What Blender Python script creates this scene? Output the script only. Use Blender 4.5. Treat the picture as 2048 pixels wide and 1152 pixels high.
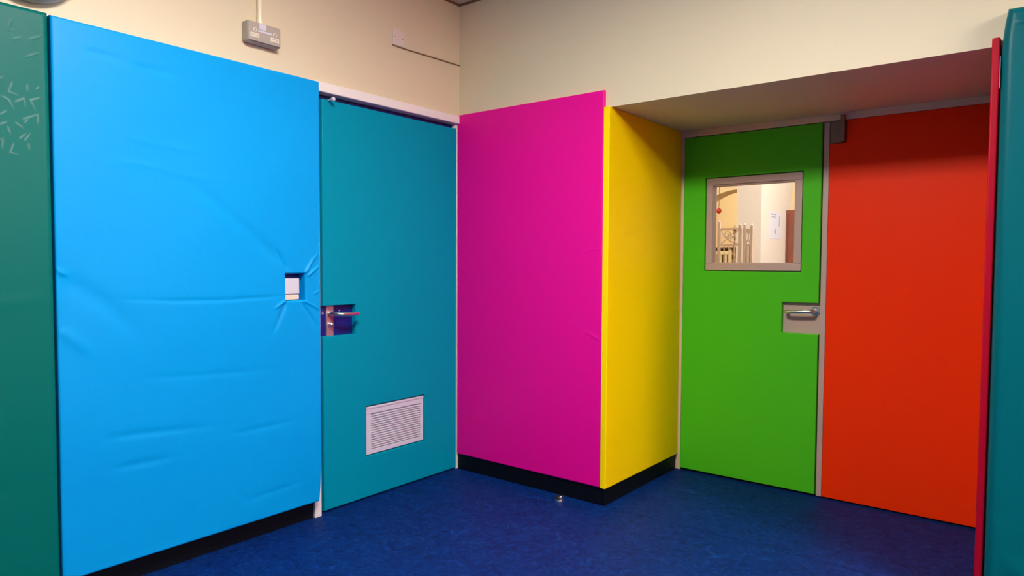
import bpy, bmesh, math, random
import numpy as np
from mathutils import Matrix, Vector, noise

for o in list(bpy.data.objects):
    bpy.data.objects.remove(o)
scene = bpy.context.scene
COL = scene.collection

# ------------------------------------------------------------------ camera
cam_data = bpy.data.cameras.new('camera')
cam_data.sensor_width = 36.0
cam_data.sensor_fit = 'HORIZONTAL'
cam_data.lens = 1375.1 / 2048 * 36.0
cam_data.shift_y = 7.8 / 2048
cam_data.clip_start = 0.02
cam = bpy.data.objects.new('camera', cam_data)
COL.objects.link(cam)
_r = Vector((0.78349, 0.62138, 0.00509))
_u = Vector((-0.03037, 0.03011, 0.99908))
_b = Vector((0.62066, -0.78293, 0.04247))
cam.matrix_world = Matrix(((_r.x, _u.x, _b.x, 2.787), (_r.y, _u.y, _b.y, -3.008), (_r.z, _u.z, _b.z, 1.2363), (0, 0, 0, 1)))
scene.camera = cam

# ------------------------------------------------------------------ world, exposure, lamps' strengths
world = bpy.data.worlds.new('world')
scene.world = world
world.use_nodes = True
world.node_tree.nodes['Background'].inputs[0].default_value = (0.9, 0.95, 1.0, 1)
world.node_tree.nodes['Background'].inputs[1].default_value = 0.05
scene.view_settings.view_transform = 'Standard'
scene.view_settings.look = 'None'
scene.view_settings.exposure = 0.0
scene.view_settings.gamma = 1.0
scene.view_settings.use_curve_mapping = False
LAMP_COLOUR = (1.0, 0.96, 0.87)
HALL_COLOUR = (1.0, 0.95, 0.87)
# ceiling light panels: x, y, strength, label
ROOM_PANELS = [(1.75, -1.9, 97.0, 'lit square ceiling panel over the middle of the corner'),
               (4.7, -1.05, 68.0, 'lit square ceiling panel nearest of the row of three on the right'),
               (5.35, -1.05, 68.0, 'lit square ceiling panel in the middle of the row of three'),
               (6.0, -1.05, 68.0, 'lit square ceiling panel farthest of the row of three on the right')]
HALL_FILL_PANELS = [(2.1, 2.6, 100.0, 'unseen square ceiling panel added to light the hall beside the white block'),
               (-0.6, 3.6, 60.0, 'unseen square ceiling panel added to light the hall before the arch'),
               (-0.4, 6.6, 62.0, 'unseen square ceiling panel added to light the wall behind the arch')]  # unseen lamps added to brighten the hall behind the pane

# ------------------------------------------------------------------ helpers
def lin(r, g, b):
    f = lambda c: (c / 255) / 12.92 if c / 255 <= 0.04045 else ((c / 255 + 0.055) / 1.055) ** 2.4
    return (f(r), f(g), f(b), 1)

def mat(name, rgb, rough=0.5, metal=0.0, bump=0.0, bscale=200.0, var=0.0, vscale=6.0, spec=0.5, coat=0.0, crease_glint=False):
    m = bpy.data.materials.new(name)
    m.use_nodes = True
    nt = m.node_tree
    N, L = nt.nodes, nt.links
    p = N['Principled BSDF']
    c = lin(*rgb)
    p.inputs['Base Color'].default_value = c
    p.inputs['Roughness'].default_value = rough
    p.inputs['Metallic'].default_value = metal
    p.inputs['Specular IOR Level'].default_value = spec
    if coat:
        p.inputs['Coat Weight'].default_value = coat
        p.inputs['Coat Roughness'].default_value = 0.15
    tc = N.new('ShaderNodeTexCoord')
    out = None
    if var:
        nz = N.new('ShaderNodeTexNoise')
        nz.inputs['Scale'].default_value = vscale
        nz.inputs['Detail'].default_value = 5
        L.new(tc.outputs['Object'], nz.inputs['Vector'])
        mx = N.new('ShaderNodeMix'); mx.data_type = 'RGBA'
        mx.inputs['A'].default_value = tuple(x * (1 - var) for x in c[:3]) + (1,)
        mx.inputs['B'].default_value = tuple(min(1, x * (1 + var)) for x in c[:3]) + (1,)
        L.new(nz.outputs['Fac'], mx.inputs['Factor'])
        out = mx.outputs['Result']
    if crease_glint:  # paler colour painted where raised creases catch the light
        at = N.new('ShaderNodeAttribute'); at.attribute_name = 'crease_glint'
        mx2 = N.new('ShaderNodeMix'); mx2.data_type = 'RGBA'
        mx2.inputs['A'].default_value = c
        if out: L.new(out, mx2.inputs['A'])
        mx2.inputs['B'].default_value = tuple(0.7 * x + 0.2 for x in c[:3]) + (1,)
        L.new(at.outputs['Fac'], mx2.inputs['Factor'])
        out = mx2.outputs['Result']
    if out:
        L.new(out, p.inputs['Base Color'])
    if bump:
        nb = N.new('ShaderNodeTexNoise')
        nb.inputs['Scale'].default_value = bscale
        nb.inputs['Detail'].default_value = 3
        L.new(tc.outputs['Object'], nb.inputs['Vector'])
        bp = N.new('ShaderNodeBump')
        bp.inputs['Strength'].default_value = bump
        bp.inputs['Distance'].default_value = 0.002
        L.new(nb.outputs['Fac'], bp.inputs['Height'])
        L.new(bp.outputs['Normal'], p.inputs['Normal'])
    return m

def emis(name, col, strength):
    m = bpy.data.materials.new(name)
    m.use_nodes = True
    p = m.node_tree.nodes['Principled BSDF']
    p.inputs['Base Color'].default_value = (0.8, 0.8, 0.8, 1)
    p.inputs['Emission Color'].default_value = tuple(col) + (1,)
    p.inputs['Emission Strength'].default_value = strength
    return m

class MB:
    """collects shapes in world coordinates, builds ONE mesh object"""
    def __init__(s): s.v = []; s.f = []
    def add(s, vs, fs):
        n = len(s.v); s.v += [tuple(v) for v in vs]; s.f += [tuple(i + n for i in f) for f in fs]; return s
    def box(s, x0, x1, y0, y1, z0, z1):
        return s.add([(x0, y0, z0), (x1, y0, z0), (x1, y1, z0), (x0, y1, z0), (x0, y0, z1), (x1, y0, z1), (x1, y1, z1), (x0, y1, z1)],
                     [(0, 3, 2, 1), (4, 5, 6, 7), (0, 1, 5, 4), (1, 2, 6, 5), (2, 3, 7, 6), (3, 0, 4, 7)])
    def prism(s, pts, axis, a, b):
        """polygon pts extruded along axis from a to b; pts are the two other coordinates in cyclic order"""
        n = len(pts)
        def mk(p, q):
            return {0: (q, p[0], p[1]), 1: (p[0], q, p[1]), 2: (p[0], p[1], q)}[axis]
        vs = [mk(p, a) for p in pts] + [mk(p, b) for p in pts]
        return s.add(vs, [tuple(range(n))[::-1], tuple(range(n, 2 * n))] + [(i, (i + 1) % n, n + (i + 1) % n, n + i) for i in range(n)])
    def tube(s, path, r, n=12):
        P = [Vector(p) for p in path]
        rs = r if isinstance(r, (list, tuple)) else [r] * len(P)
        rings = []; up = None
        for i, p in enumerate(P):
            d = (P[min(i + 1, len(P) - 1)] - P[max(i - 1, 0)]).normalized()
            if up is None:
                up = Vector((0, 0, 1)) if abs(d.z) < .9 else Vector((1, 0, 0))
            a = d.cross(up).normalized(); up = a.cross(d).normalized()
            rings.append([p + (a * math.cos(t) + up * math.sin(t)) * rs[i] for t in [2 * math.pi * k / n for k in range(n)]])
        vs = [v for R in rings for v in R]; fs = []
        for i in range(len(P) - 1):
            for k in range(n):
                fs.append((i * n + k, i * n + (k + 1) % n, (i + 1) * n + (k + 1) % n, (i + 1) * n + k))
        fs += [tuple(range(n))[::-1], tuple((len(P) - 1) * n + k for k in range(n))]
        return s.add(vs, fs)
    def lathe(s, c, axis, prof, n=28):
        """prof: (radius, offset along axis)"""
        ax = Vector(axis).normalized(); t = Vector((0, 0, 1)) if abs(ax.z) < .9 else Vector((1, 0, 0))
        a = ax.cross(t).normalized(); b = ax.cross(a)
        vs = []; fs = []
        for r, h in prof:
            for k in range(n):
                q = 2 * math.pi * k / n
                vs.append(Vector(c) + ax * h + (a * math.cos(q) + b * math.sin(q)) * max(r, 1e-5))
        for i in range(len(prof) - 1):
            for k in range(n):
                fs.append((i * n + k, i * n + (k + 1) % n, (i + 1) * n + (k + 1) % n, (i + 1) * n + k))
        fs += [tuple(range(n))[::-1], tuple((len(prof) - 1) * n + k for k in range(n))]
        return s.add(vs, fs)
    def build(s, name, m, parent=None, bevel=0.0, seg=2, smooth=40, origin=None):
        xs = np.array(s.v)
        if parent is not None:
            org = BASE[parent.name]
        else:
            org = origin or ((xs[:, 0].min() + xs[:, 0].max()) / 2, (xs[:, 1].min() + xs[:, 1].max()) / 2, xs[:, 2].min())
        me = bpy.data.meshes.new(name)
        me.from_pydata([(v[0] - org[0], v[1] - org[1], v[2] - org[2]) for v in s.v], [], s.f)
        bm = bmesh.new(); bm.from_mesh(me); bmesh.ops.recalc_face_normals(bm, faces=bm.faces); bm.to_mesh(me); bm.free()
        me.materials.append(m)
        o = bpy.data.objects.new(name, me); COL.objects.link(o)
        if parent is not None: o.parent = parent
        else: o.location = org
        BASE[o.name] = org
        if smooth:
            me.shade_smooth(); me.set_sharp_from_angle(angle=math.radians(smooth))
        if bevel:
            b = o.modifiers.new('bevel', 'BEVEL'); b.width = bevel; b.segments = seg; b.limit_method = 'ANGLE'
            b.harden_normals = False
        return o

BASE = {}
def tag(o, label=None, cat=None, group=None, kind=None):
    if label: o['label'] = label
    if cat: o['category'] = cat
    if group: o['group'] = group
    if kind: o['kind'] = kind
    return o
def empty(name, loc):
    o = bpy.data.objects.new(name, None); COL.objects.link(o); o.location = loc; o.empty_display_size = .05
    BASE[o.name] = tuple(loc)
    return o
def box(*a): return MB().box(*a)

def lines(a, b, step, keys, fine=()):
    """grid lines from a to b: regular step, key positions with lines packed beside them, finer zones"""
    s = set()
    n = max(1, int(round((b - a) / step)))
    for i in range(n + 1): s.add(round(a + (b - a) * i / n, 5))
    for f0, f1, st in fine:
        k = int((f1 - f0) / st)
        for i in range(k + 1): s.add(round(f0 + (f1 - f0) * i / k, 5))
    for k in keys:
        for d in (0, .0008, .002, .004, .007, .011, .016):
            for q in (k - d, k + d):
                if a - 1e-6 <= q <= b + 1e-6: s.add(round(q, 5))
    s = sorted(s)
    out = [s[0]]
    hard = set(round(k, 5) for k in keys)
    for x in s[1:]:
        if x - out[-1] < .0006:
            if x in hard: out[-1] = x
            continue
        out.append(x)
    return np.array(out)

def strokes_field(U, V, strokes):
    """sum of soft ridges along polylines: (points, height mm, half width mm); also the raw weight"""
    H = np.zeros_like(U)
    for pts, a, w in strokes:
        best = np.zeros_like(U)
        tot = sum(math.dist(pts[i], pts[i + 1]) for i in range(len(pts) - 1)); run = 0
        for i in range(len(pts) - 1):
            (x0, y0), (x1, y1) = pts[i], pts[i + 1]
            L = math.dist(pts[i], pts[i + 1])
            t = np.clip(((U - x0) * (x1 - x0) + (V - y0) * (y1 - y0)) / (L * L), 0, 1)
            d = np.hypot(U - x0 - t * (x1 - x0), V - y0 - t * (y1 - y0))
            s = (run + t * L) / tot
            tap = np.clip(np.minimum(s * 6 + .25, (1 - s) * 2.2 + .12), 0, 1)
            best = np.maximum(best, np.exp(-(d / (w / 1000)) ** 2) * tap)
            run += L
        H += best * a / 1000
    return H

def pad(name, m, mp, u0, u1, v0, v1, thick, holes=(), strokes=(), crease_glints=(), step=.02, r=.01, rh=.006, wave=0.0, wscale=2.5,
        fine_u=(), fine_v=(), parent=None, edge_shift=None, seed=0.0):
    """upholstered panel. mp(u, v, n) gives the world point; n = thick is the front face, n = 0 the back"""
    ku = [u0, u1] + [h for q in holes for h in q[:2] if u0 < h < u1]
    kv = [v0, v1] + [h for q in holes for h in q[2:] if v0 < h < v1]
    us = lines(u0, u1, step, ku, fine_u); vs_ = lines(v0, v1, step, kv, fine_v)
    U, V = np.meshgrid(us, vs_, indexing='ij')
    d = np.minimum(np.minimum(U - u0, u1 - U), np.minimum(V - v0, v1 - V))
    for (a, b, c, e) in holes:      # a notch runs off the pad's edge there
        if a <= u0: d = np.where((V > c) & (V < e), np.maximum(d, 0), d)
    rr = np.clip(r - np.clip(d, 0, r), 0, r)
    drop = r - np.sqrt(np.clip(r * r - rr * rr, 0, None))
    for (a, b, c, e) in holes:
        dh = np.hypot(np.maximum(np.maximum(a - U, U - b), 0), np.maximum(np.maximum(c - V, V - e), 0))
        rr = np.clip(rh - dh, 0, rh)
        drop = np.maximum(drop, rh - np.sqrt(np.clip(rh * rh - rr * rr, 0, None)))
    H = strokes_field(U, V, strokes) if strokes else np.zeros_like(U)
    if wave:
        W = np.zeros_like(U)
        cu = np.linspace(u0, u1, 24); cv = np.linspace(v0, v1, 40)
        G = np.array([[noise.noise(Vector((a * wscale + seed, b * wscale, seed))) for b in cv] for a in cu])
        fi = (U - u0) / (u1 - u0) * 22.999; fj = (V - v0) / (v1 - v0) * 38.999
        i0 = fi.astype(int); j0 = fj.astype(int)
        sm = lambda t: t * t * (3 - 2 * t)
        a = sm(fi - i0); b = sm(fj - j0)
        W = G[i0, j0] * (1 - a) * (1 - b) + G[i0 + 1, j0] * a * (1 - b) + G[i0, j0 + 1] * (1 - a) * b + G[i0 + 1, j0 + 1] * a * b
        H = H + W * wave
    ed = np.clip(d / .02, 0, 1)
    front = thick - drop + H * (.35 + .65 * ed)
    nu, nv = U.shape
    uc = (us[:-1] + us[1:]) / 2; vc = (vs_[:-1] + vs_[1:]) / 2
    keep = np.ones((nu - 1, nv - 1), bool)
    for (a, b, c, e) in holes:
        keep &= ~(((uc > a) & (uc < b))[:, None] & ((vc > c) & (vc < e))[None, :])
    UU = U.copy()
    if edge_shift is not None: UU, VV = edge_shift(U, V)
    else: VV = V
    idx = -np.ones((nu, nv), int); verts = []; sc = []
    SF = strokes_field(U, V, crease_glints) * 1000 if crease_glints else np.zeros_like(U)
    def vid(i, j):
        if idx[i, j] < 0:
            idx[i, j] = len(verts); verts.append(mp(UU[i, j], VV[i, j], front[i, j])); sc.append(SF[i, j])
        return idx[i, j]
    faces = []
    back = {}
    def bid(i, j):
        if (i, j) not in back:
            back[(i, j)] = len(verts); verts.append(mp(UU[i, j], VV[i, j], 0.0)); sc.append(0)
        return back[(i, j)]
    K = np.pad(keep, 1)
    for i in range(nu - 1):
        for j in range(nv - 1):
            if not keep[i, j]: continue
            faces.append((vid(i, j), vid(i + 1, j), vid(i + 1, j + 1), vid(i, j + 1)))
            for (di, dj, p, q) in ((-1, 0, (i, j), (i, j + 1)), (1, 0, (i + 1, j + 1), (i + 1, j)), (0, -1, (i + 1, j), (i, j)), (0, 1, (i, j + 1), (i + 1, j + 1))):
                if not K[i + 1 + di, j + 1 + dj]:
                    faces.append((vid(*p), vid(*q), bid(*q), bid(*p)))
    b = MB(); b.v = verts; b.f = faces
    o = b.build(name, m, parent, smooth=50)
    if crease_glints:
        at = o.data.attributes.new('crease_glint', 'FLOAT', 'POINT')
        at.data.foreach_set('value', np.clip(np.array(sc, dtype=np.float32), 0, 1))
    return o

# ------------------------------------------------------------------ materials
M = {}
M['wall'] = mat('cream_paint', (222, 206, 175), .55, bump=.12, bscale=90, var=.02, vscale=2)
M['soffit'] = M['wall']
M['frame'] = mat('cream_gloss_paint', (232, 204, 164), .4)
M['white'] = mat('white_gloss_paint', (236, 228, 226), .35)
M['ceiling'] = mat('ceiling_tile', (226, 214, 200), .8, bump=.3, bscale=160)
M['darktrim'] = mat('ceiling_edge_shadow_gap', (120, 90, 62), .7)
M['skirt'] = mat('navy_black_skirting', (5, 6, 17), .55, var=.1, spec=.2)
M['blue'] = mat('sky_blue_vinyl', (0, 154, 228), .42, bump=.06, bscale=700, spec=0.13)
M['dgreen'] = mat('bottle_green_vinyl', (0, 104, 97), .38, bump=.05, bscale=700, spec=0.11, crease_glint=True)
M['teal'] = mat('teal_vinyl', (0, 141, 169), .46, bump=.05, bscale=700, spec=0.06)
M['teal2'] = mat('petrol_vinyl', (0, 97, 106), .36, bump=.05, bscale=700, spec=0.15)
M['magenta'] = mat('magenta_vinyl', (236, 6, 146), .42, bump=.05, bscale=700, spec=0.18)
M['yellow'] = mat('yellow_vinyl', (255, 218, 0), .45, bump=.05, bscale=700, spec=0.12)
M['green'] = mat('grass_green_vinyl', (80, 200, 30), .45, bump=.05, bscale=700, spec=0.15)
M['orange'] = mat('orange_red_vinyl', (255, 54, 1), .42, bump=.05, bscale=700, spec=0.12)
M['red'] = mat('crimson_vinyl', (192, 10, 42), .42, bump=.05, bscale=500, spec=0.15, var=.06, vscale=25)
M['navy'] = mat('navy_door_paint', (4, 22, 112), .4)
M['beige'] = mat('grey_beige_door_paint', (196, 170, 156), .42)
M['steel'] = mat('satin_steel', (232, 226, 222), .3, metal=1)
M['alu'] = mat('satin_aluminium', (206, 172, 176), .38, metal=.75)
M['greymetal'] = mat('grey_hammered_metal', (172, 160, 150), .45, metal=.0, bump=.1, bscale=400)
M['plastic'] = mat('white_plastic', (208, 206, 220), .35)
M['cream_plastic'] = mat('cream_plastic', (222, 210, 192), .4)
M['grille'] = mat('lilac_white_grille', (208, 204, 220), .45)
M['blackrub'] = mat('black_rubber', (16, 14, 14), .6)
M['brown_line'] = mat('dull_brown', (136, 106, 72), .6)
M['conduit'] = mat('cream_conduit_gloss', (250, 234, 204), .12, coat=.6)
M['dark'] = mat('dark_slot', (40, 34, 32), .7)
M['closer'] = mat('dull_bronze_metal', (140, 112, 92), .5, metal=.2)
M['fitting'] = mat('taupe_plastic', (214, 200, 186), .5)
M['hallwall'] = mat('hall_white_paint', (236, 228, 218), .6)
M['hallwarm'] = mat('hall_cream_paint', (236, 212, 166), .6)
M['hallfloor'] = mat('hall_floor', (150, 120, 92), .5, var=.1)
M['iron'] = mat('white_painted_iron', (206, 184, 166), .45)
M['brownwood'] = mat('brown_wood', (134, 72, 46), .45, var=.18, vscale=9)
M['darkwood'] = mat('dark_brown_wood', (74, 48, 26), .5, var=.15)
M['creamwood'] = mat('cream_painted_wood', (232, 214, 168), .5)
M['redball'] = mat('red_ball', (190, 44, 26), .35)
M['leafbrown'] = mat('dried_leaf_brown', (112, 76, 40), .7, var=.2, vscale=40)
M['leafpale'] = mat('dried_leaf_pale', (226, 206, 170), .7, var=.1, vscale=40)
M['paper'] = mat('white_paper', (226, 228, 244), .7)
M['ink'] = mat('grey_ink', (170, 172, 190), .7)
M['pinkink'] = mat('pink_ink', (232, 160, 172), .7)

def floor_material():
    m = bpy.data.materials.new('blue_marbled_lino'); m.use_nodes = True
    nt = m.node_tree; N, L = nt.nodes, nt.links; p = N['Principled BSDF']
    tc = N.new('ShaderNodeTexCoord')
    mp = N.new('ShaderNodeMapping'); mp.inputs['Scale'].default_value = (1, 1, 1)
    L.new(tc.outputs['Object'], mp.inputs['Vector'])
    n1 = N.new('ShaderNodeTexNoise'); n1.inputs['Scale'].default_value = 13; n1.inputs['Detail'].default_value = 6
    n1.inputs['Roughness'].default_value = .62; n1.inputs['Distortion'].default_value = 2.6
    n2 = N.new('ShaderNodeTexNoise'); n2.inputs['Scale'].default_value = 34; n2.inputs['Detail'].default_value = 2; n2.inputs['Distortion'].default_value = 2.2
    L.new(mp.outputs['Vector'], n1.inputs['Vector']); L.new(mp.outputs['Vector'], n2.inputs['Vector'])
    r1 = N.new('ShaderNodeValToRGB')
    e = r1.color_ramp.elements
    e[0].position = .30; e[0].color = lin(0, 17, 68)
    e[1].position = .70; e[1].color = lin(6, 58, 128)
    a = e.new(.48); a.color = lin(1, 36, 98)
    a = e.new(.58); a.color = lin(2, 40, 104)
    L.new(n1.outputs['Fac'], r1.inputs['Fac'])
    r2 = N.new('ShaderNodeValToRGB')
    e = r2.color_ramp.elements
    e[0].position = .57; e[0].color = (0, 0, 0, 1); e[1].position = .66; e[1].color = (1, 1, 1, 1)
    L.new(n2.outputs['Fac'], r2.inputs['Fac'])
    mu = N.new('ShaderNodeMath'); mu.operation = 'MULTIPLY'; mu.inputs[1].default_value = .4
    L.new(r2.outputs['Color'], mu.inputs[0])
    mx = N.new('ShaderNodeMix'); mx.data_type = 'RGBA'
    L.new(mu.outputs[0], mx.inputs['Factor']); L.new(r1.outputs['Color'], mx.inputs['A']); mx.inputs['B'].default_value = lin(14, 62, 128)
    L.new(mx.outputs['Result'], p.inputs['Base Color'])
    p.inputs['Roughness'].default_value = .6
    p.inputs['Specular IOR Level'].default_value = .12
    bp = N.new('ShaderNodeBump'); bp.inputs['Strength'].default_value = .08; bp.inputs['Distance'].default_value = .002
    L.new(n2.outputs['Fac'], bp.inputs['Height']); L.new(bp.outputs['Normal'], p.inputs['Normal'])
    return m
M['floor'] = floor_material()

def glass_material():
    m = bpy.data.materials.new('clear_glass'); m.use_nodes = True
    p = m.node_tree.nodes['Principled BSDF']
    p.inputs['Base Color'].default_value = (.97, .98, .97, 1); p.inputs['Roughness'].default_value = 0
    p.inputs['Transmission Weight'].default_value = 1; p.inputs['IOR'].default_value = 1.3
    return m
M['glass'] = glass_material()

# ------------------------------------------------------------------ the room shell
XR, YF, ZC = 6.6, -5.2, 2.74
W1, D, ZS, W2 = 0.996, 0.8235, 2.012, 2.608
S = lambda o, label, cat: tag(o, label, cat, kind='structure')
S(box(-.2, XR + .1, YF - .1, -.004, -.1, 0).build('floor', M['floor'], smooth=0), 'dark blue marbled lino floor of the room', 'floor')
S(box(W1 - .1, W2 + .1, -.0012, .93, -.1, 0).build('floor_alcove', M['floor'], smooth=0), 'dark blue lino inside the door recess', 'floor')
S(box(W1, W2, -.004, -.0012, -.1, -.0015).build('trim_1', M['skirt'], smooth=0), 'thin dark seam in the lino across the door recess', 'trim')
b = box(-.16, 0, YF, -1.03, 0, ZC).box(-.16, 0, -1.03, .14, 2.06, ZC).box(-.16, 0, -.006, .14, 0, 2.06)
S(b.build('wall_left', M['wall'], smooth=0), 'cream painted wall above the blue and green pads', 'wall')
b = box(0, W1, 0, .95, 0, ZC).box(W1, W2, 0, .95, ZS, ZC).box(W2, XR, 0, .95, 0, ZC)
S(b.build('wall_back', M['wall'], smooth=0), 'cream painted wall above the pink pad and over the door recess', 'wall')
S(box(XR, XR + .1, YF, .95, 0, ZC).build('wall_right', M['wall'], smooth=0), 'cream wall at the right end of the room', 'wall')
S(box(-.16, XR + .1, YF - .1, YF, 0, ZC).build('wall_front', M['wall'], smooth=0), 'cream wall behind the viewer', 'wall')
b = MB()
S(box(-.16, XR + .1, YF - .1, .1, ZC, ZC + .08).build('ceiling', M['ceiling'], smooth=0), 'pale ceiling showing only at the corner', 'ceiling')
b = box(0, .012, YF, 0, ZC - .010, ZC - .0005)
S(b.build('trim_2', M['darktrim'], smooth=0), 'dark thin trim between ceiling and left wall', 'trim')
S(box(.012, XR, -.012, 0, ZC - .010, ZC - .0005).build('trim_3', M['darktrim'], smooth=0), 'dark thin trim between ceiling and the wall over the recess', 'trim')

# skirtings
S(box(0, .006, YF, -1.034, 0, .115).build('baseboard_left', M['skirt'], bevel=.002), 'black skirting in shade under the blue and green pads', 'baseboard')
bb = S(box(.002, W1, -.008, 0, 0, .115).build('baseboard_back', M['skirt'], bevel=.002), 'black skirting under the pink pad', 'baseboard')
tagless = MB().lathe((.824, -.006, .034), (0, -1, 0), [(.004, 0), (.004, .001), (.002, .002)], 12).build('screw_head', M['greymetal'], bb)
S(box(W1, W1 + .020, -.008, D - .002, 0, .115).build('baseboard_recess', M['skirt'], bevel=.002), 'black skirting under the yellow pad', 'baseboard')

# ------------------------------------------------------------------ wall pads
PX = lambda x0: (lambda u, v, n: (x0 + n, u, v))      # on a wall facing +x : u = y, v = z
PY = lambda y0: (lambda u, v, n: (u, y0 - n, v))      # on a wall facing -y : u = x, v = z
BLUE = [([(-1.161, 1.186), (-1.382, 1.361), (-1.559, 1.497), (-1.72, 1.592)], -3, 24), ([(-1.2, 1.198), (-1.262, 1.298)], -2, 9),
        ([(-1.105, 1.181), (-1.063, 1.244), (-1.03, 1.273)], 2.8, 7), ([(-1.091, 1.17), (-1.019, 1.221)], 2.8, 6), ([(-1.059, 1.085), (-1.017, 1.102)], 1.8, 5),
        ([(-1.206, 1.062), (-1.27, 1.025)], 2.4, 7), ([(-1.209, 1.049), (-1.279, 0.909)], -2, 11), ([(-1.122, 1.059), (-1.018, 1.007)], 2.2, 6),
        ([(-1.13, 1.052), (-1.027, 0.913)], -2.2, 8), ([(-1.227, 1.081), (-1.5, 1.074), (-1.728, 1.079), (-1.912, 1.094)], -1.6, 9),
        ([(-2.118, 1.205), (-2.085, 1.18)], 4, 9), ([(-2.107, 1.182), (-1.93, 1.054), (-1.789, 0.872)], -3, 34), ([(-2.113, 0.993), (-2.0, 0.893)], 2.5, 22),
        ([(-1.964, 0.583), (-1.755, 0.568), (-1.529, 0.55)], -1.8, 12), ([(-1.462, 0.499), (-1.141, 0.507)], -1.8, 12), ([(-1.94, 0.462), (-1.698, 0.456)], -1.8, 12),
        ([(-1.42, 0.198), (-1.116, 0.21)], -1.5, 10), ([(-1.827, 0.785), (-1.569, 0.77), (-1.243, 0.752)], -1.2, 11), ([(-1.901, 1.697), (-1.737, 1.682), (-1.535, 1.669)], 1.0, 9),
        ([(-1.92, 1.603), (-1.795, 1.599), (-1.661, 1.574), (-1.449, 1.566)], 1.1, 8), ([(-2.012, 1.984), (-1.861, 1.974)], -1.6, 11), ([(-1.852, 1.967), (-1.635, 1.967)], -1.8, 11)]
def blue_shift(U, V):   # the right edge pulls in a little at the foot
    k = np.clip((.32 - V) / .23, 0, 1) ** 2 * np.clip((U + 1.3) / .28, 0, 1)
    return U - .013 * k, V
HB = (-1.209, -1.105, 1.058, 1.182)
o = pad('wall_pad', M['blue'], PX(.002), -2.119, -1.021, .0925, 2.078, .054, holes=[HB], strokes=[(p, a * (2.3 if -1.29 < p[0][0] and .85 < p[0][1] < 1.4 and p[1][0] > -1.3 else 1.45), w) for p, a, w in BLUE], step=.009, r=.007, rh=.008, wave=.006, wscale=2.3,
        fine_u=[(-1.3, -1.022, .0035)], fine_v=[(.9, 1.3, .0035)], edge_shift=blue_shift)
box(.0005, .0018, HB[0], HB[1], HB[2], HB[3]).build('cut_out_lining', M['navy'], o, smooth=0)
tag(o, 'large sky blue vinyl wall pad with creases and a small square cut-out', 'wall pad', 'padded wall panels')

GREEN = [[(-2.233, 1.827), (-2.244, 1.792), (-2.214, 1.784)], [(-2.228, 1.76), (-2.202, 1.777), (-2.197, 1.747)], [(-2.154, 1.788), (-2.183, 1.775), (-2.166, 1.74)], [(-2.207, 1.707), (-2.159, 1.732)], [(-2.202, 1.696), (-2.189, 1.712)], [(-2.162, 1.731), (-2.163, 1.697)], [(-2.264, 1.774), (-2.244, 1.764), (-2.229, 1.734)], [(-2.269, 1.713), (-2.249, 1.73)], [(-2.27, 1.68), (-2.25, 1.693)], [(-2.228, 1.694), (-2.202, 1.677)], [(-2.25, 1.679), (-2.241, 1.652)], [(-2.217, 1.641), (-2.196, 1.663)], [(-2.203, 1.636), (-2.184, 1.665)], [(-2.233, 1.625), (-2.244, 1.593), (-2.218, 1.587)], [(-2.191, 1.631), (-2.189, 1.607)], [(-2.231, 2.033), (-2.243, 1.995), (-2.219, 1.994)], [(-2.228, 1.966), (-2.202, 1.98)], [(-2.15, 1.994), (-2.181, 1.979), (-2.171, 1.959)], [(-2.193, 1.916), (-2.153, 1.94)], [(-2.191, 1.826), (-2.191, 1.802)], [(-2.166, 1.814), (-2.155, 1.826)], [(-2.263, 1.635), (-2.266, 1.602)], [(-2.282, 1.821), (-2.258, 1.838)], [(-2.291, 1.755), (-2.268, 1.774)], [(-2.289, 1.663), (-2.275, 1.628), (-2.263, 1.639)]]
rnd = random.Random(4)
for k in range(26):         # the same creases and painted glints go on beyond the picture's edge
    u, v = rnd.uniform(-2.75, -2.31), rnd.uniform(1.58, 2.02)
    a = rnd.uniform(0, 6.28); b_ = a + rnd.choice((1.6, -1.6))
    GREEN.append([(u, v), (u + .03 * math.cos(a), v + .03 * math.sin(a)), (u + .03 * math.cos(a) + .03 * math.cos(b_), v + .03 * math.sin(a) + .03 * math.sin(b_))])
o = pad('wall_pad', M['dgreen'], PX(.002), -3.3, -2.1255, .0925, 2.082, .058,
        strokes=[(p, .7, 3.2) for p in GREEN] + [([(-2.6, 1.085), (-2.283, 1.091), (-2.14, 1.098)], 3, 14), ([(-2.6, .46), (-2.3, .46), (-2.16, .48)], -3, 24)],
        crease_glints=[(p, .55 if p[0][1] < 1.85 else .22, 2.6) for p in GREEN], step=.02, r=.016, wave=.004, wscale=2.0, seed=7.3,  # light caught by the creases is painted in as paler colour
        fine_u=[(-2.75, -2.3, .004), (-2.3, -2.127, .002)], fine_v=[(1.55, 2.08, .0022)])
tag(o, 'bottle green vinyl wall pad with creases and their glints painted pale, left of the blue pad', 'wall pad', 'padded wall panels')

o = pad('wall_pad', M['magenta'], PY(-.0005), .004, W1 - .001, .0925, 2.097, .0195,
        strokes=[([(.981, 1.307), (.93, 1.304), (.887, 1.292)], 1.6, 7), ([(.985, .85), (.94, .868), (.897, .886)], 2.2, 8), ([(.93, .872), (.90, .86)], -1.2, 6)],
        step=.02, r=.006, wave=.0022, wscale=2.6, seed=3.1, fine_u=[(.86, .99, .004)], fine_v=[(.82, .92, .004), (1.27, 1.33, .004)])
tag(o, 'magenta pink wall pad in the corner beside the teal door', 'wall pad', 'padded wall panels')

o = pad('wall_pad', M['yellow'], PX(W1 + .0005), -.02, D - .003, .0925, 2.0115, .0315, step=.025, r=.004, wave=.0012, wscale=3, seed=5.2)
tag(o, 'bright yellow wall pad lining the left side of the door recess', 'wall pad', 'padded wall panels')

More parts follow.
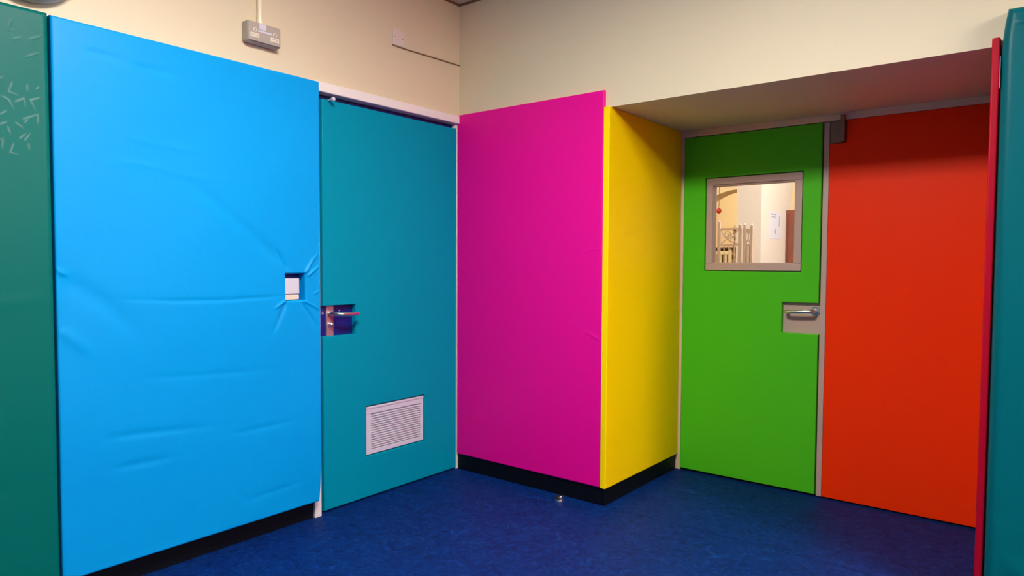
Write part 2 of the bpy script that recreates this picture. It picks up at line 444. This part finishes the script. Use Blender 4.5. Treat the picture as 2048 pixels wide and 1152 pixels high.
b = MB().prism([(-.032, .0), (D - .002, .0), (D - .002, ZS - .003), (-.001, ZS - .003), (-.001, 2.036), (-.032, 2.036)], 0, 2.5815, 2.6065)
o = b.build('wall_pad', M['red'], bevel=.005, seg=3)
tag(o, 'narrow crimson pad edge between the orange door and the petrol pad', 'wall pad', 'padded wall panels')

def teal_shift(U, V):
    k = np.clip((V - 1.96) / .16, 0, 1) ** 2.2 * np.clip(1 - (U - 2.612) / .12, 0, 1)
    return U + .014 * k, V
o = pad('wall_pad', M['teal2'], PY(-.0005), 2.612, 4.2, .0925, 2.125, .06,
        strokes=[([(2.64, 2.075), (2.70, 2.062), (2.80, 2.065)], 3, 9), ([(2.63, .37), (2.69, .36)], -3, 12), ([(2.66, .2), (2.76, .14)], 3, 16)],
        step=.022, r=.03, wave=.004, wscale=2.0, seed=9.4, fine_u=[(2.612, 2.8, .006)], fine_v=[(2.0, 2.12, .005)], edge_shift=teal_shift)
tag(o, 'petrol teal wall pad at the right edge with a rounded top corner', 'wall pad', 'padded wall panels')
box(2.6072, 2.6100, -.046, -.03, 1.855, 1.965).build('backing_strip', M['ink'], o, bevel=.001)

# unseen pads added on the remaining walls to cut bounced light
def added_pad(x0, x1, y0, y1, m, label):
    tag(box(x0, x1, y0, y1, .0925, 2.08).build('wall_pad', M[m], bevel=.012, seg=3), label, 'wall pad', 'padded wall panels')
added_pad(.002, .058, -5.14, -3.306, 'blue', 'unseen sky blue wall pad added left of the green pad to cut bounced light')
for k, (x0, x1, m, nm) in enumerate(((.07, 2.2, 'dgreen', 'bottle green'), (2.21, 4.4, 'blue', 'sky blue'), (4.41, 6.5, 'magenta', 'magenta'))):
    added_pad(x0, x1, YF + .002, YF + .058, m, nm + ' wall pad added on the unseen wall behind the viewer to cut bounced light')
for k, (y0, y1, m, nm) in enumerate(((-5.1, -3.4, 'teal2', 'petrol teal'), (-3.39, -1.7, 'dgreen', 'bottle green'), (-1.69, -.07, 'orange', 'orange red'))):
    added_pad(XR - .058, XR - .002, y0, y1, m, nm + ' wall pad added on the unseen far right wall to cut bounced light')
added_pad(4.21, 6.5, -.0605, -.0005, 'blue', 'unseen sky blue wall pad added beyond the petrol pad to cut bounced light')

# ------------------------------------------------------------------ teal door in the left wall
t = empty('door_1', (-.03, -.5, 0))
S(t, 'teal padded door with lever handle and louvred vent in the left wall', 'door')
box(-.076, -.036, -.992, -.022, .004, 2.040).build('leaf', M['navy'], t, bevel=.002)
HG = (-.698, -.276, .221, .486)
pad('door_pad', M['teal'], PX(-.0358), -.963, -.009, .008, 2.02, .03, holes=[(-.97, -.765, .869, 1.021), HG], step=.03, r=.004, rh=.003, wave=.0012, wscale=2, seed=1.7, parent=t)
h = box(-.0358, -.030, -.928, -.884, .862, 1.028).build('handle_plate', M['alu'], t, bevel=.0015)
MB().tube([(-.031, -.908, .981), (.02, -.908, .981), (.035, -.905, .981), (.042, -.894, .980), (.044, -.88, .979), (.044, -.84, .977), (.044, -.80, .978), (.044, -.786, .979)],
          [.0115, .0105, .0105, .0105, .011, .0105, .0098, .008], 14).build('lever', M['steel'], h)
MB().lathe((-.031, -.906, .926), (1, 0, 0), [(.012, 0), (.012, .016), (.011, .022), (.006, .026)], 18).build('lock_knob', M['steel'], h)
MB().lathe((-.0358, -.945, .982), (1, 0, 0), [(.005, 0), (.005, .0012), (.002, .002)], 12).build('screw_head', M['steel'], t)
MB().lathe((-.0358, -.845, .992), (1, 0, 0), [(.004, 0), (.004, .0012), (.002, .002)], 12).build('screw_head', M['steel'], t)
# louvred vent
GX = -.0358
g0, g1, gz0, gz1 = -.692, -.282, .227, .480
fr = MB()
fr.box(GX, GX + .022, g0, g1, gz1 - .040, gz1).box(GX, GX + .022, g0, g1, gz0, gz0 + .024)
fr.box(GX, GX + .022, g0, g0 + .032, gz0 + .024, gz1 - .04).box(GX, GX + .022, g1 - .022, g1, gz0 + .024, gz1 - .04)
fr.box(GX, GX + .003, g0 + .032, g1 - .022, gz0 + .024, gz1 - .04)
fr.box(GX + .022, GX + .025, g0, g1, gz1 - .012, gz1)
vg = fr.build('vent_grille', M['grille'], t, bevel=.0012)
z0, z1 = gz0 + .027, gz1 - .042
for k in range(15):
    zz = z0 + (z1 - z0) * (k + .1) / 15
    hgt = (z1 - z0) / 15
    b = MB(); pts = [(GX + .006, zz + hgt * .50), (GX + .018, zz), (GX + .0212, zz), (GX + .0212, zz + hgt * .34), (GX + .008, zz + hgt * .74)]
    n = len(pts); ya, yb = g0 + .0315, g1 - .0215
    b.add([(p[0], ya, p[1]) for p in pts] + [(p[0], yb, p[1]) for p in pts], [tuple(range(n))[::-1], tuple(range(n, 2 * n))] + [(i, (i + 1) % n, n + (i + 1) % n, n + i) for i in range(n)])
    b.build('slat', M['grille'], vg, smooth=0)
# white knob at the head of the door
kn = MB().lathe((-.036, -.925, 2.018), (1, 0, 0), [(.004, 0), (.004, .058), (.009, .060), (.0105, .068), (.008, .076), (.002, .079)], 18).build('coat_knob', M['plastic'], t)

f = empty('door_frame', (-.01, -.5, 0))
S(f, 'white gloss frame around the teal padded door', 'door frame')
box(-.16, .019, -1.030, -.008, 2.0455, 2.092).build('head', M['white'], f, bevel=.004)
box(-.16, .004, -1.028, -.995, 0, 2.0455).box(.004, .019, -1.034, -.9965, 0, 2.0455).build('jamb', M['white'], f, bevel=.002)
box(-.16, -.002, -.0195, -.008, 0, 2.0455).box(-.03, -.004, -.034, -.0195, 2.0215, 2.0455).build('jamb', M['white'], f, bevel=.0015)
S(box(-.20, -.16, -1.1, .1, 0, 2.1).build('wall_closet', M['dark'], smooth=0), 'dark space behind the teal door', 'wall')

# ------------------------------------------------------------------ white switch in the blue pad's cut-out
t = empty('wall_switch', (.0, -1.16, 1.06))
tag(t, 'small white wall switch in the cut-out of the blue pad', 'switch')
box(.002, .040, -1.207, -1.131, 1.061, 1.160).build('body', M['plastic'], t, bevel=.003)
box(.040, .047, -1.2065, -1.132, 1.088, 1.160).build('cover', M['plastic'], t, bevel=.002)
box(.040, .0455, -1.2065, -1.133, 1.061, 1.0855).build('rocker', M['cream_plastic'], t, bevel=.002)
MB().lathe((.047, -1.148, 1.13), (1, 0, 0), [(.0022, 0), (.0022, .0006)], 10).build('screw_head', M['ink'], t)

# ------------------------------------------------------------------ door recess: frame and the pair of doors
f = empty('door_frame', (1.8, .85, 0))
S(f, 'cream frame around the green and orange double door', 'door frame')
box(W1, 2.607, D + .001, .945, 1.9755, ZS).build('head', M['frame'], f, bevel=.002)
box(W1, 1.0435, D + .001, .945, 0, 1.9755).build('jamb', M['frame'], f, bevel=.002)
box(2.574, 2.607, D + .001, .945, 0, 1.9755).build('jamb', M['frame'], f, bevel=.002)

t = empty('door_2', (1.43, .86, 0))
S(t, 'green padded door with a square window and a steel lever handle', 'door')
LY = .853
def leaf_with_hole(x0, x1, y0, y1, z0, z1, hx0, hx1, hz0, hz1):
    return box(x0, hx0, y0, y1, z0, z1).box(hx1, x1, y0, y1, z0, z1).box(hx0, hx1, y0, y1, z0, hz0).box(hx0, hx1, y0, y1, hz1, z1)
leaf_with_hole(1.0445, 1.8105, LY, .897, .006, 1.974, 1.209, 1.690, 1.232, 1.692).build('leaf', M['beige'], t)
pad('door_pad', M['green'], PY(LY - .0003), 1.0445, 1.808, .012, 1.9715, .0295, holes=[(1.176, 1.716, 1.195, 1.731), (1.62, 1.82, .864, 1.031)], step=.03, r=.004, rh=.003, wave=.001, wscale=2, seed=2.9, parent=t)
wf = MB()
def ringprofile(mb, x0, x1, z0, z1, w, y0, y1):
    mb.box(x0, x1, y0, y1, z1 - w, z1).box(x0, x1, y0, y1, z0, z0 + w).box(x0, x0 + w, y0, y1, z0 + w, z1 - w).box(x1 - w, x1, y0, y1, z0 + w, z1 - w)
ringprofile(wf, 1.1805, 1.7115, 1.1995, 1.7265, .038, LY - .024, LY - .0003)
ringprofile(wf, 1.2095, 1.6895, 1.2325, 1.6915, .012, LY - .014, .884)
vw = wf.build('vision_panel_frame', M['beige'], t, bevel=.002)
box(1.221, 1.678, .872, .878, 1.244, 1.680).build('pane', M['glass'], vw, smooth=0)
hd = MB().lathe((1.787, LY - .0003, .987), (0, -1, 0), [(.024, 0), (.024, .006), (.021, .009), (.011, .0095)], 26).build('handle_rose', M['steel'], t)
MB().tube([(1.787, LY - .004, .987), (1.787, LY - .046, .987), (1.784, LY - .056, .9865), (1.774, LY - .061, .986), (1.72, LY - .062, .984), (1.668, LY - .061, .982), (1.653, LY - .057, .981), (1.648, LY - .046, .9805), (1.648, LY - .026, .980)],
          .0098, 14).build('lever', M['steel'], hd)

t = empty('door_3', (2.2, .86, 0))
S(t, 'orange red padded door leaf to the right of the green door', 'door')
box(1.8145, 2.5735, LY, .897, .006, 1.974).build('leaf', M['beige'], t)
box(1.8145, 1.842, LY - .026, LY - .0003, .006, 1.972).build('meeting_strip', M['beige'], t, bevel=.002)
pad('door_pad', M['orange'], PY(LY - .0003), 1.8435, 2.5725, .008, 1.9745, .0295, holes=[(1.8, 1.922, 1.858, 2.0)], step=.03, r=.004, rh=.003, wave=.001, wscale=2, seed=6.1, parent=t)
c = box(1.846, 1.906, LY - .03, LY - .0003, 1.861, 1.972).build('latch_box', M['closer'], t, bevel=.002)
box(1.898, 1.918, LY - .052, LY - .0003, 1.864, 2.0).build('latch_plate', M['closer'], c, bevel=.002)
box(1.866, 1.898, LY - .036, LY - .03, 1.90, 1.914).build('latch_bolt', M['closer'], c, bevel=.002)

# ------------------------------------------------------------------ small things on the left wall
t = empty('double_socket', (.0, -1.30, 2.178))
tag(t, 'grey metal double socket on the cream wall above the blue pad', 'socket')
by0, by1, bz0, bz1 = -1.377, -1.219, 2.182, 2.270
bd = box(0, .046, by0, by1, bz0, bz1).build('back_box', M['greymetal'], t, bevel=.006, seg=3)
fp = box(.046, .052, by0 + .003, by1 - .003, bz0 + .003, bz1 - .003).build('face_plate', M['greymetal'], t, bevel=.003)
FX = .052
for yc in (-1.348, -1.252):
    ins = box(FX, FX + .0022, yc - .021, yc + .021, bz0 + .017, bz0 + .037).build('outlet', M['cream_plastic'], t, bevel=.001)
    for dy, dz, w, hh in ((-.011, 0, .0065, .003), (.011, 0, .0065, .003), (0, .005, .003, .006)):
        box(FX + .0015, FX + .0028, yc + dy - w / 2, yc + dy + w / 2, bz0 + .027 + dz - hh / 2, bz0 + .027 + dz + hh / 2).build('slot', M['greymetal'], ins, smooth=0)
    sw = MB().lathe((FX, yc, bz0 + .049), (1, 0, 0), [(.0095, 0), (.0095, .003), (.007, .004)], 20).build('switch_ring', M['cream_plastic'], t)
    box(FX + .003, FX + .0065, yc - .0035, yc + .0035, bz0 + .043, bz0 + .055).build('toggle', M['greymetal'], sw, bevel=.001)
box(FX, FX + .0012, -1.325, -1.292, bz0 + .056, bz0 + .082).build('label_plate', M['plastic'], t, smooth=0)
box(FX, FX + .0012, -1.332, -1.266, bz0 + .045, bz0 + .0525).build('label_strip', M['plastic'], t, smooth=0)
for yc in (-1.369, -1.227):
    MB().lathe((FX, yc, bz0 + .047), (1, 0, 0), [(.0035, 0), (.0035, .001), (.0015, .0018)], 12).build('screw_head', M['alu'], t)

t = empty('conduit', (.013, -1.300, 2.27))
tag(t, 'cream painted conduit pipe rising from the grey double socket', 'pipe')
MB().tube([(.015, -1.300, 2.2705), (.015, -1.300, 2.45), (.015, -1.300, ZC - .011)], .0105, 18).build('pipe', M['conduit'], t)
MB().tube([(.015, -1.300, 2.2705), (.015, -1.300, 2.294)], .0125, 18).build('bush', M['conduit'], t)

t = empty('blank_plate', (.004, -.48, 2.383))
tag(t, 'pale lilac blank plate on the cream wall near the corner', 'plate')
box(0, .004, -.518, -.440, 2.386, 2.470).build('plate', mat('lilac_white_plate', (226, 210, 204), .45), t, bevel=.0015)
for yy, zz in ((-.508, 2.428), (-.450, 2.428)):
    MB().lathe((.004, yy, zz), (1, 0, 0), [(.003, 0), (.003, .0008), (.001, .0014)], 10).build('screw_head', M['brown_line'], t)
o = MB().tube([(.004, -.524, 2.3815), (.004, -.48, 2.3800), (.0042, -.44, 2.3805), (.0042, -.30, 2.3835), (.0042, -.15, 2.3865), (.004, -.003, 2.3885)], [.0024, .0024, .003, .0036, .0036, .003], 10).build('brown_line', M['brown_line'])  # thin brown tube drawn as a line along the wall
tag(o, 'thin brown line under the blank plate towards the corner', 'brown_line')

t = empty('round_wall_fitting', (.0, -2.17, 2.095))
tag(t, 'taupe round wall fitting just above the green pad, cut by the photo top', 'wall fitting')
MB().lathe((0, -2.165, 2.285), (1, 0, 0), [(.165, 0), (.168, .012), (.168, .045), (.160, .058), (.150, .060), (.148, .050)], 48).build('rim', M['fitting'], t)
MB().lathe((.0502, -2.165, 2.285), (1, 0, 0), [(.147, 0), (.147, .002), (.10, .012), (.04, .018), (.005, .019)], 48).build('face', M['cream_plastic'], t)

# ------------------------------------------------------------------ door stop on the floor
t = empty('floor_door_stop', (.793, -.088, 0))
tag(t, 'small chrome door stop on the blue floor by the pink pad', 'door stop')
MB().lathe((.793, -.088, 0), (0, 0, 1), [(.023, 0), (.023, .006), (.021, .012), (.0195, .0125)], 28).build('cup', M['steel'], t)
MB().lathe((.793, -.088, .0125), (0, 0, 1), [(.0195, 0), (.0185, .009), (.012, .016), (.004, .0185), (.0005, .019)], 28).build('rubber', M['blackrub'], t)
MB().prism([(.806, -.104), (.814, -.096), (.8115, -.074), (.803, -.068)], 2, .0127, .029).build('stop_face', M['steel'], t, bevel=.002)

# ------------------------------------------------------------------ ceiling lights
def panel(x, y, z, strength, colour, label, w=.298):
    t = empty('ceiling_light', (x, y, z)); tag(t, label, 'ceiling light', 'square ceiling light panels')
    fr = MB()
    h = .012
    fr.box(x - w, x + w, y - w, y - w + .022, z - h, z).box(x - w, x + w, y + w - .022, y + w, z - h, z)
    fr.box(x - w, x - w + .022, y - w + .022, y + w - .022, z - h, z).box(x + w - .022, x + w, y - w + .022, y + w - .022, z - h, z)
    fr.build('frame', M['white'], t)
    box(x - w + .023, x + w - .023, y - w + .023, y + w - .023, z - .036, z - .0005).build('diffuser', emis('panel_glow', colour, strength), t, smooth=0)
for x, y, s, lb in ROOM_PANELS: panel(x, y, ZC, s, LAMP_COLOUR, lb)

# ------------------------------------------------------------------ the hall behind the door window
HZ = 3.2
S(box(-3.0, 4.0, .95, 8.1, -.1, 0).build('floor_hall', M['hallfloor'], smooth=0), 'brown hall floor behind the doors', 'floor')
S(box(-3.0, 4.0, .95, 8.1, HZ, HZ + .1).build('ceiling_hall', M['hallwall'], smooth=0), 'white hall ceiling behind the doors', 'ceiling')
S(box(4.0, 4.1, .95, 8.1, 0, HZ).build('wall_hall_right', M['hallwall'], smooth=0), 'white right wall of the hall', 'wall')
S(box(-3.1, -3.0, .95, 8.1, 0, HZ).build('wall_hall_left', M['hallwarm'], smooth=0), 'cream left wall of the hall', 'wall')
S(box(-3.0, W1, .951, 1.0, 0, HZ).box(W1, W2, .951, 1.0, ZS, HZ).box(W2, 4.0, .951, 1.0, 0, HZ).build('wall_hall_front', M['hallwall'], smooth=0), 'white hall wall around the double door', 'wall')
S(box(-3.0, 4.0, 8.0, 8.1, 0, HZ).build('wall_hall_back', M['hallwarm'], smooth=0), 'warm cream wall seen through the arch', 'wall')
# wall with an arch
acx, acz, ar = -.36, 1.465, .70
pts = [(-3.0, 0), (acx - ar, 0), (acx - ar, acz)]
pts += [(acx + ar * math.cos(math.pi - math.pi * k / 28), acz + ar * math.sin(math.pi - math.pi * k / 28)) for k in range(1, 28)]
pts += [(acx + ar, acz), (acx + ar, 0), (4.0, 0), (4.0, HZ), (-3.0, HZ)]
S(MB().prism(pts, 1, 5.5, 5.78).build('wall_hall_arch', M['hallwarm'], smooth=30), 'cream wall with a round arch seen through the door window', 'wall')
# white block whose corner stands in the window
b = MB().prism([(3.34, 0), (4.19, 0), (4.19, 1.78), (4.27, 2.04), (4.50, 2.5), (4.9, HZ), (3.34, HZ)], 0, .425, .655)
S(b.build('wall_block', M['hallwall'], smooth=0), 'white wall corner in the door window carrying the notice', 'wall')
S(box(.415, .669, 3.328, 3.34, 0, .14).build('baseboard_hall', M['hallwall']), 'white skirting of the white wall corner', 'baseboard')

t = empty('notice', (.657, 3.735, 1.475))
tag(t, 'white paper notice with a small pink mark on the white wall', 'notice')
box(.655, .657, 3.555, 3.912, 1.477, 1.735).build('sheet', M['paper'], t, smooth=0)
box(.657, .6576, 3.60, 3.76, 1.704, 1.716).build('print_line', M['ink'], t, smooth=0)
box(.657, .6576, 3.62, 3.76, 1.675, 1.690).build('print_line', M['ink'], t, smooth=0)
box(.657, .6576, 3.84, 3.862, 1.60, 1.70).build('print_line', M['ink'], t, smooth=0)
MB().lathe((.657, 3.735, 1.545), (1, 0, 0), [(.028, 0), (.028, .0006)], 18).build('print_mark', M['pinkink'], t)

t = empty('cupboard', (.85, 4.3, 0))
tag(t, 'tall brown wooden cupboard beside the notice in the door window', 'cupboard')
box(.657, 1.25, 4.062, 4.46, .0, 1.772).build('body', M['brownwood'], t, bevel=.004)
for x0, x1 in ((.685, .948), (.954, 1.222)):
    dd = box(x0, x1, 4.046, 4.062, .08, 1.73).build('door', M['brownwood'], t, bevel=.003)
    MB().lathe(((x1 - .03 if x0 < .7 else x0 + .03), 4.046, .95), (0, -1, 0), [(.006, 0), (.006, .012), (.013, .018), (.006, .026)], 14).build('knob', M['steel'], dd)

# white wrought iron gates
def bar(path, r, name, parent): return MB().tube(path, r, 10).build(name, M['iron'], parent)
def spiral(cx, cz, r0, r1, turns, a0, y, sgn=1, n=26):
    return [(cx + (r0 + (r1 - r0) * k / n) * math.cos(a0 + sgn * turns * 2 * math.pi * k / n), y, cz + (r0 + (r1 - r0) * k / n) * math.sin(a0 + sgn * turns * 2 * math.pi * k / n)) for k in range(n + 1)]
def gate(name, x0, x1, y, ztops, zrail, zlow, label, bars, scrolls):
    t = empty(name, ((x0 + x1) / 2, y, 0)); tag(t, label, 'gate', 'white iron gates in the hall')
    for x, zt in zip((x0, x1), ztops):
        box(x - .011, x + .011, y - .011, y + .011, 0, zt).build('post', M['iron'], t, bevel=.002)
        MB().lathe((x, y, zt), (0, 0, 1), [(.010, 0), (.013, .008), (.006, .02), (.001, .026)], 12).build('finial', M['iron'], t)
    for z in (zrail, zlow, .12):
        box(x0 + .011, x1 - .011, y - .006, y + .006, z - .007, z + .007).build('rail', M['iron'], t)
    for x in bars:
        bar([(x, y, .127), (x, y, zlow - .007)], .005, 'bar', t)
    for sc in scrolls:
        bar(sc, .004, 'scroll', t)
    return t
GY = 2.6
gate('iron_gate', .556, .731, GY, (1.575, 1.545), 1.525, 1.392, 'wider white iron gate with scrolls at the left of the door window', (.600, .643, .687),
     [spiral(.625, 1.475, .038, .010, 1.4, -1.6, GY), spiral(.672, 1.445, .040, .010, 1.4, 1.6, GY), [(.568, GY, 1.52), (.60, GY, 1.46), (.66, GY, 1.42), (.72, GY, 1.40)], [(.568, GY, 1.40), (.60, GY, 1.425), (.65, GY, 1.47), (.72, GY, 1.515)]])
gate('iron_gate', .772, .830, GY, (1.545, 1.54), 1.517, 1.392, 'narrow white iron gate in front of the white wall corner', (.792, .811),
     [[(.783, GY, 1.51), (.80, GY, 1.475), (.801, GY, 1.44), (.783, GY, 1.40)], [(.819, GY, 1.51), (.802, GY, 1.475), (.801, GY, 1.44), (.819, GY, 1.40)], spiral(.801, 1.497, .009, .003, 1.2, 0, GY)])

# cream chair with slatted back, dark cabinet behind it
t = empty('slat_back_chair', (-.02, 4.2, 0))
tag(t, 'cream wooden slat back chair behind the iron gate', 'chair')
cx0, cx1, cy = -.22, .042, 4.2
for x in (cx0, cx1):
    box(x - .016, x + .016, cy - .016, cy + .016, 0, 1.38).build('back_leg', M['creamwood'], t, bevel=.003)
    box(x - .016, x + .016, cy - .43, cy - .40, 0, .44).build('front_leg', M['creamwood'], t, bevel=.003)
box(cx0 - .02, cx1 + .02, cy - .44, cy + .02, .44, .475).build('seat', M['creamwood'], t, bevel=.006)
box(cx0 + .016, cx1 - .016, cy - .012, cy + .012, 1.335, 1.37).build('top_rail', M['creamwood'], t, bevel=.003)
box(cx0 + .016, cx1 - .016, cy - .010, cy + .010, .62, .65).build('lower_rail', M['creamwood'], t, bevel=.003)
for k in range(4):
    x = cx0 + .05 + k * .056
    box(x - .010, x + .010, cy - .006, cy + .006, .65, 1.335).build('back_slat', M['creamwood'], t)
t = empty('dark_cabinet', (-.05, 4.75, 0))
tag(t, 'dark brown low cabinet behind the cream chair', 'cabinet')
box(-.34, .14, 4.6, 5.0, 0, 1.40).build('body', M['darkwood'], t, bevel=.004)
box(-.35, .15, 4.585, 5.01, 1.40, 1.425).build('top', M['darkwood'], t, bevel=.004)

# dried arrangement standing on the cabinet's side
t = empty('dried_plant', (.018, 4.38, 0))
tag(t, 'tall dried plant of brown and pale leaves beside the white wall corner', 'plant')
MB().lathe((.018, 4.38, 0), (0, 0, 1), [(.09, 0), (.12, .25), (.13, .5), (.10, .75), (.06, .95), (.07, 1.0), (.055, 1.0), (.04, .9)], 24).build('vase', M['iron'], t)
rnd = random.Random(11)
leaf = []
for k in range(34):
    z = rnd.uniform(1.12, 1.62); a = rnd.uniform(0, 6.28); ln = rnd.uniform(.05, .10)
    c0 = Vector((.022 + rnd.uniform(-.03, .03), 4.38 + rnd.uniform(-.03, .03), z))
    d = Vector((math.cos(a) * .6, math.sin(a) * .6, rnd.uniform(.5, 1))).normalized()
    s = d.cross(Vector((0, 0, 1))).normalized() * ln * .28
    nrm = s.cross(d).normalized() * .004
    P = [c0, c0 + d * ln * .5 + s, c0 + d * ln, c0 + d * ln * .5 - s, c0 + d * ln * .5 + nrm, c0 + d * ln * .5 - nrm]
    b = MB().add(P, [(0, 1, 4), (1, 2, 4), (2, 3, 4), (3, 0, 4), (1, 0, 5), (2, 1, 5), (3, 2, 5), (0, 3, 5)])
    b.build('leaf', M['leafbrown'] if rnd.random() < .55 else M['leafpale'], t, smooth=0)
MB().tube([(.018, 4.38, .8), (.018, 4.38, 1.2), (.02, 4.385, 1.66)], [.012, .008, .004], 8).build('stem', M['leafbrown'], t)

t = empty('hanging_ball', (-.488, 5.2, 1.85))
tag(t, 'small red ball hanging on a cord before the arch', 'ornament')
MB().lathe((-.488, 5.2, 1.850), (0, 0, 1), [(.001, 0)] + [(.030 * math.sin(math.pi * k / 12), .034 - .034 * math.cos(math.pi * k / 12)) for k in range(1, 12)] + [(.001, .068)], 20).build('ball', M['redball'], t)
MB().tube([(-.488, 5.2, 1.917), (-.488, 5.2, HZ)], .004, 8).build('cord', M['brown_line'], t)

for x, y, s, lb in HALL_FILL_PANELS: panel(x, y, HZ, s, HALL_COLOUR, lb)
